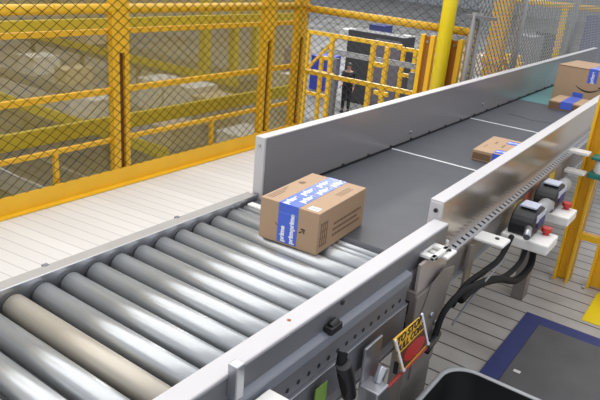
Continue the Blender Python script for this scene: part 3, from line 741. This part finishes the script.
# columns and stacked cartons beyond the mesh
for px, pb, lab in ((203, 120, 'yellow column in the hall behind the right mesh bay, left one'), (231, 112, 'yellow column in the hall behind the right mesh bay, right one'), (252, 100, 'yellow column in the hall next to the second guardrail post')):
    p = at_z(px, pb, LOW); t = Thing('steel_column', lab, 'column', p)
    t.part('shaft', MB().box((p.x-.13, p.y-.13, LOW+.02), (p.x+.13, p.y+.13, .2)), LEM, .01)
    t.part('base_plate', MB().box((p.x-.25, p.y-.25, LOW), (p.x+.25, p.y+.25, LOW+.03)), LEM)
LINES = ((5.6, 1.0, -2.57), (8.0, 1.2, -2.27), (10.8, 1.4, -2.67), (14.0, 1.4, -2.17))
def on_line(px, ln, wd, ht, m, lab):
    Y, bw, zt = LINES[ln]; lo, hi = -50, 400
    for _ in range(40):
        mid = (lo+hi)/2
        if at_y(px, mid, Y+bw/2).z > zt: lo = mid
        else: hi = mid
    p = at_y(px, lo, Y+bw/2); p.z = zt
    t = Thing('carton', lab, 'box', p)
    t.part('body', MB().box((p.x-wd/2, p.y-bw*.33, zt+.002), (p.x+wd/2, p.y+bw*.33, zt+ht)), m, .01)
    t.part('lid', MB().box((p.x-wd/2-.02, p.y-bw*.33-.02, zt+ht), (p.x+wd/2+.02, p.y+bw*.33+.02, zt+ht+.04)), m, .01)
for a in ((96, 1, .75, .42, TOTE, 'white carton riding on the second hall conveyor line, behind the left mesh bay'),
          (74, 2, .55, .40, PALE, 'pale carton riding on the third hall conveyor line, behind the left mesh bay'),
          (40, 2, .80, .50, TOTE, 'white carton riding on the third hall conveyor line, far left behind the left mesh bay'),
          (163, 2, .90, .75, TOTE, 'white carton just right of the first guardrail post, on the third hall conveyor line'),
          (190, 2, 1.0, .80, TOTE, 'white carton left of the left yellow column, on the third hall conveyor line'),
          (217, 2, .80, .65, PALE, 'pale carton between the two yellow columns, on the third hall conveyor line'),
          (241, 1, .55, .60, TOTE, 'white carton beside the second guardrail post, on the second hall conveyor line'),
          (176, 1, .60, .35, PALE, 'pale carton behind the right mesh bay, on the second hall conveyor line'),
          (90, 3, .9, .6, PALE, 'pale carton high up behind the left mesh bay, on the fourth hall conveyor line')):
    on_line(*a)
# clutter behind the grey chain-link fence
for q, m, lab in (((470, 486, 74, 58), PALE, 'pale carton behind the galvanised fence pole'), ((508, 528, 70, 40), DGREY, 'grey crate behind the grey chain-link, left'),
                  ((530, 548, 62, 36), DARK, 'dark crate behind the grey chain-link, middle'), ((548, 566, 50, 24), DGREY, 'grey crate behind the grey chain-link, right')):
    hall_box('crate', lab, 'crate', *q, m, 2.0, lidded(m))
t = frame_y('gantry', 'low orange frame behind the grey chain-link fence', 8.5, [(503, 58), (518, 62)], [((498, 57), (520, 61))], m=ORG, r=.12)
rl = Thing('guardrail', 'yellow rail of the far walkway behind the grey chain-link', 'guardrail', (0, 10.4, 0))
a, c_ = at_y(500, -1.5, 10.4), at_y(640, 18, 10.4); c_.z = a.z
rl.part('top_rail', MB().cyl(a, c_, .045, 12), YEL)
for f_ in (.0, .5, 1): 
    q = a.lerp(c_, f_); rl.part('post', MB().box((q.x-.04, q.y-.04, 0 if q.x > -1.45 else LOW), (q.x+.04, q.y+.04, q.z)), YEL)

# ================================================================ PERSON
def person(label, loc, rz, H=1.72):
    t = thing('person', label, 'person', loc, rz); k = H/1.72
    def skin_mesh(name, V, E_, m, sub=2):
        me = bpy.data.meshes.new(name); me.from_pydata([Vector(v[:3])*k for v in V], E_, [])
        o = bpy.data.objects.new(name, me); col.objects.link(o); o.parent = t
        o.modifiers.new('skin', 'SKIN'); 
        for i, v in enumerate(V):
            sv = me.skin_vertices[0].data[i]; r = v[3]*k; sv.radius = (r*(v[4] if len(v) > 4 else 1), r)
        me.skin_vertices[0].data[0].use_root = True
        s_ = o.modifiers.new('sub', 'SUBSURF'); s_.levels = 1; s_.render_levels = sub
        me.materials.append(m)
        return o
    V = [(0,0,.95,.125,1.2),(0,0,1.10,.115,1.25),(0,-.01,1.28,.125,1.3),(0,0,1.42,.10,1.4),(0,0,1.49,.055),(0,-.01,1.56,.065),(0,-.02,1.63,.088),(0,-.01,1.70,.055)]
    E_ = [(i, i+1) for i in range(7)]
    def chain(start, pts):
        pr_ = start
        for p_ in pts:
            V.append(p_); E_.append((pr_, len(V)-1)); pr_ = len(V)-1
        return pr_
    hands = []
    for s_ in (-1, 1):
        chain(0, [(s_*.095,0,.88,.09),(s_*.10,-.015,.50,.06),(s_*.10,.02,.12,.042),(s_*.10,.02,.05,.042),(s_*.11,-.13,.035,.032)])
        fw = -.16 if s_ < 0 else -.02
        e = chain(3, [(s_*.17,0,1.40,.055),(s_*.23,.02,1.14,.043),(s_*.22,fw-.02,.93 if s_ > 0 else 1.00,.032),(s_*.22,fw-.05,.86 if s_ > 0 else .97,.030,1.0)])
        hands.append(e); hx, hy, hz = V[e][:3]
        for j, L in enumerate((.075, .085, .078, .060)):
            o_ = (j-1.5)*.019
            chain(e, [(hx, hy+o_, hz-.04, .0085), (hx-s_*.01, hy+o_-.008, hz-.04-L*.6, .008), (hx-s_*.025, hy+o_-.012, hz-.04-L, .007)])
        chain(e, [(hx-s_*.005, hy-.042, hz-.005, .010), (hx-s_*.015, hy-.058, hz-.045, .008)])
    skin_mesh('body', V, E_, SKIN)
    TV = [(0,0,.78,.155,1.25),(0,0,1.08,.150,1.25),(0,-.01,1.28,.150,1.3),(0,0,1.42,.112,1.4),(0,0,1.47,.07)]
    TE = [(0,1),(1,2),(2,3),(3,4)]
    for s_ in (-1, 1):
        TV += [(s_*.175,0,1.40,.068),(s_*.21,.012,1.22,.060)]; n = len(TV); TE += [(3, n-2), (n-2, n-1)]
    skin_mesh('shirt', TV, TE, CLOTH)
    PV = [(0,0,.99,.140,1.2)]; PE = []
    for s_ in (-1, 1):
        n = len(PV); PV += [(s_*.095,0,.86,.102),(s_*.10,-.015,.50,.075),(s_*.10,.02,.10,.060)]; PE += [(0, n), (n, n+1), (n+1, n+2)]
    skin_mesh('trousers', PV, PE, CLOTH)
    for s_ in (-1, 1): MB().box((s_*.11-.05, -.20, 0), (s_*.11+.05, .08, .09)).build('shoe', BLACK, t, .02)
    hb_ = MB()
    for i in range(6):
        a0, a1 = pi/2*i/6, pi/2*(i+1)/6
        for j in range(14):
            q = [(cos(a)*.105*cos(b2_), .005+cos(a)*.115*sin(b2_), 1.66+sin(a)*.095) for a, b2_ in ((a0, 2*pi*j/14), (a0, 2*pi*(j+1)/14), (a1, 2*pi*(j+1)/14), (a1, 2*pi*j/14))]
            hb_.add([Vector(v)*k for v in q], [(0, 1, 2, 3)], True)
    hb_.build('hair', HAIR, t)
    fc = MB()
    for s_ in (-1, 1): fc.cyl(Vector((s_*.032, -.100, 1.645))*k, Vector((s_*.032, -.112, 1.645))*k, .011*k, 10)
    fc.build('eyes', SMILE, t)
    MB().cyl(Vector((0, -.10, 1.63))*k, Vector((0, -.135, 1.605))*k, .010*k, 8, .018*k).build('nose', SKIN, t)
    MB().box(Vector((-.028, -.112, 1.570))*k, Vector((.028, -.100, 1.580))*k).build('mouth', RED, t)
    return t
p = at_z(344.5, 112, LOW)
pe = person('person in black clothes standing on the hall floor, one forearm raised', p, R(25), 1.78)
bpy.context.view_layer.update()
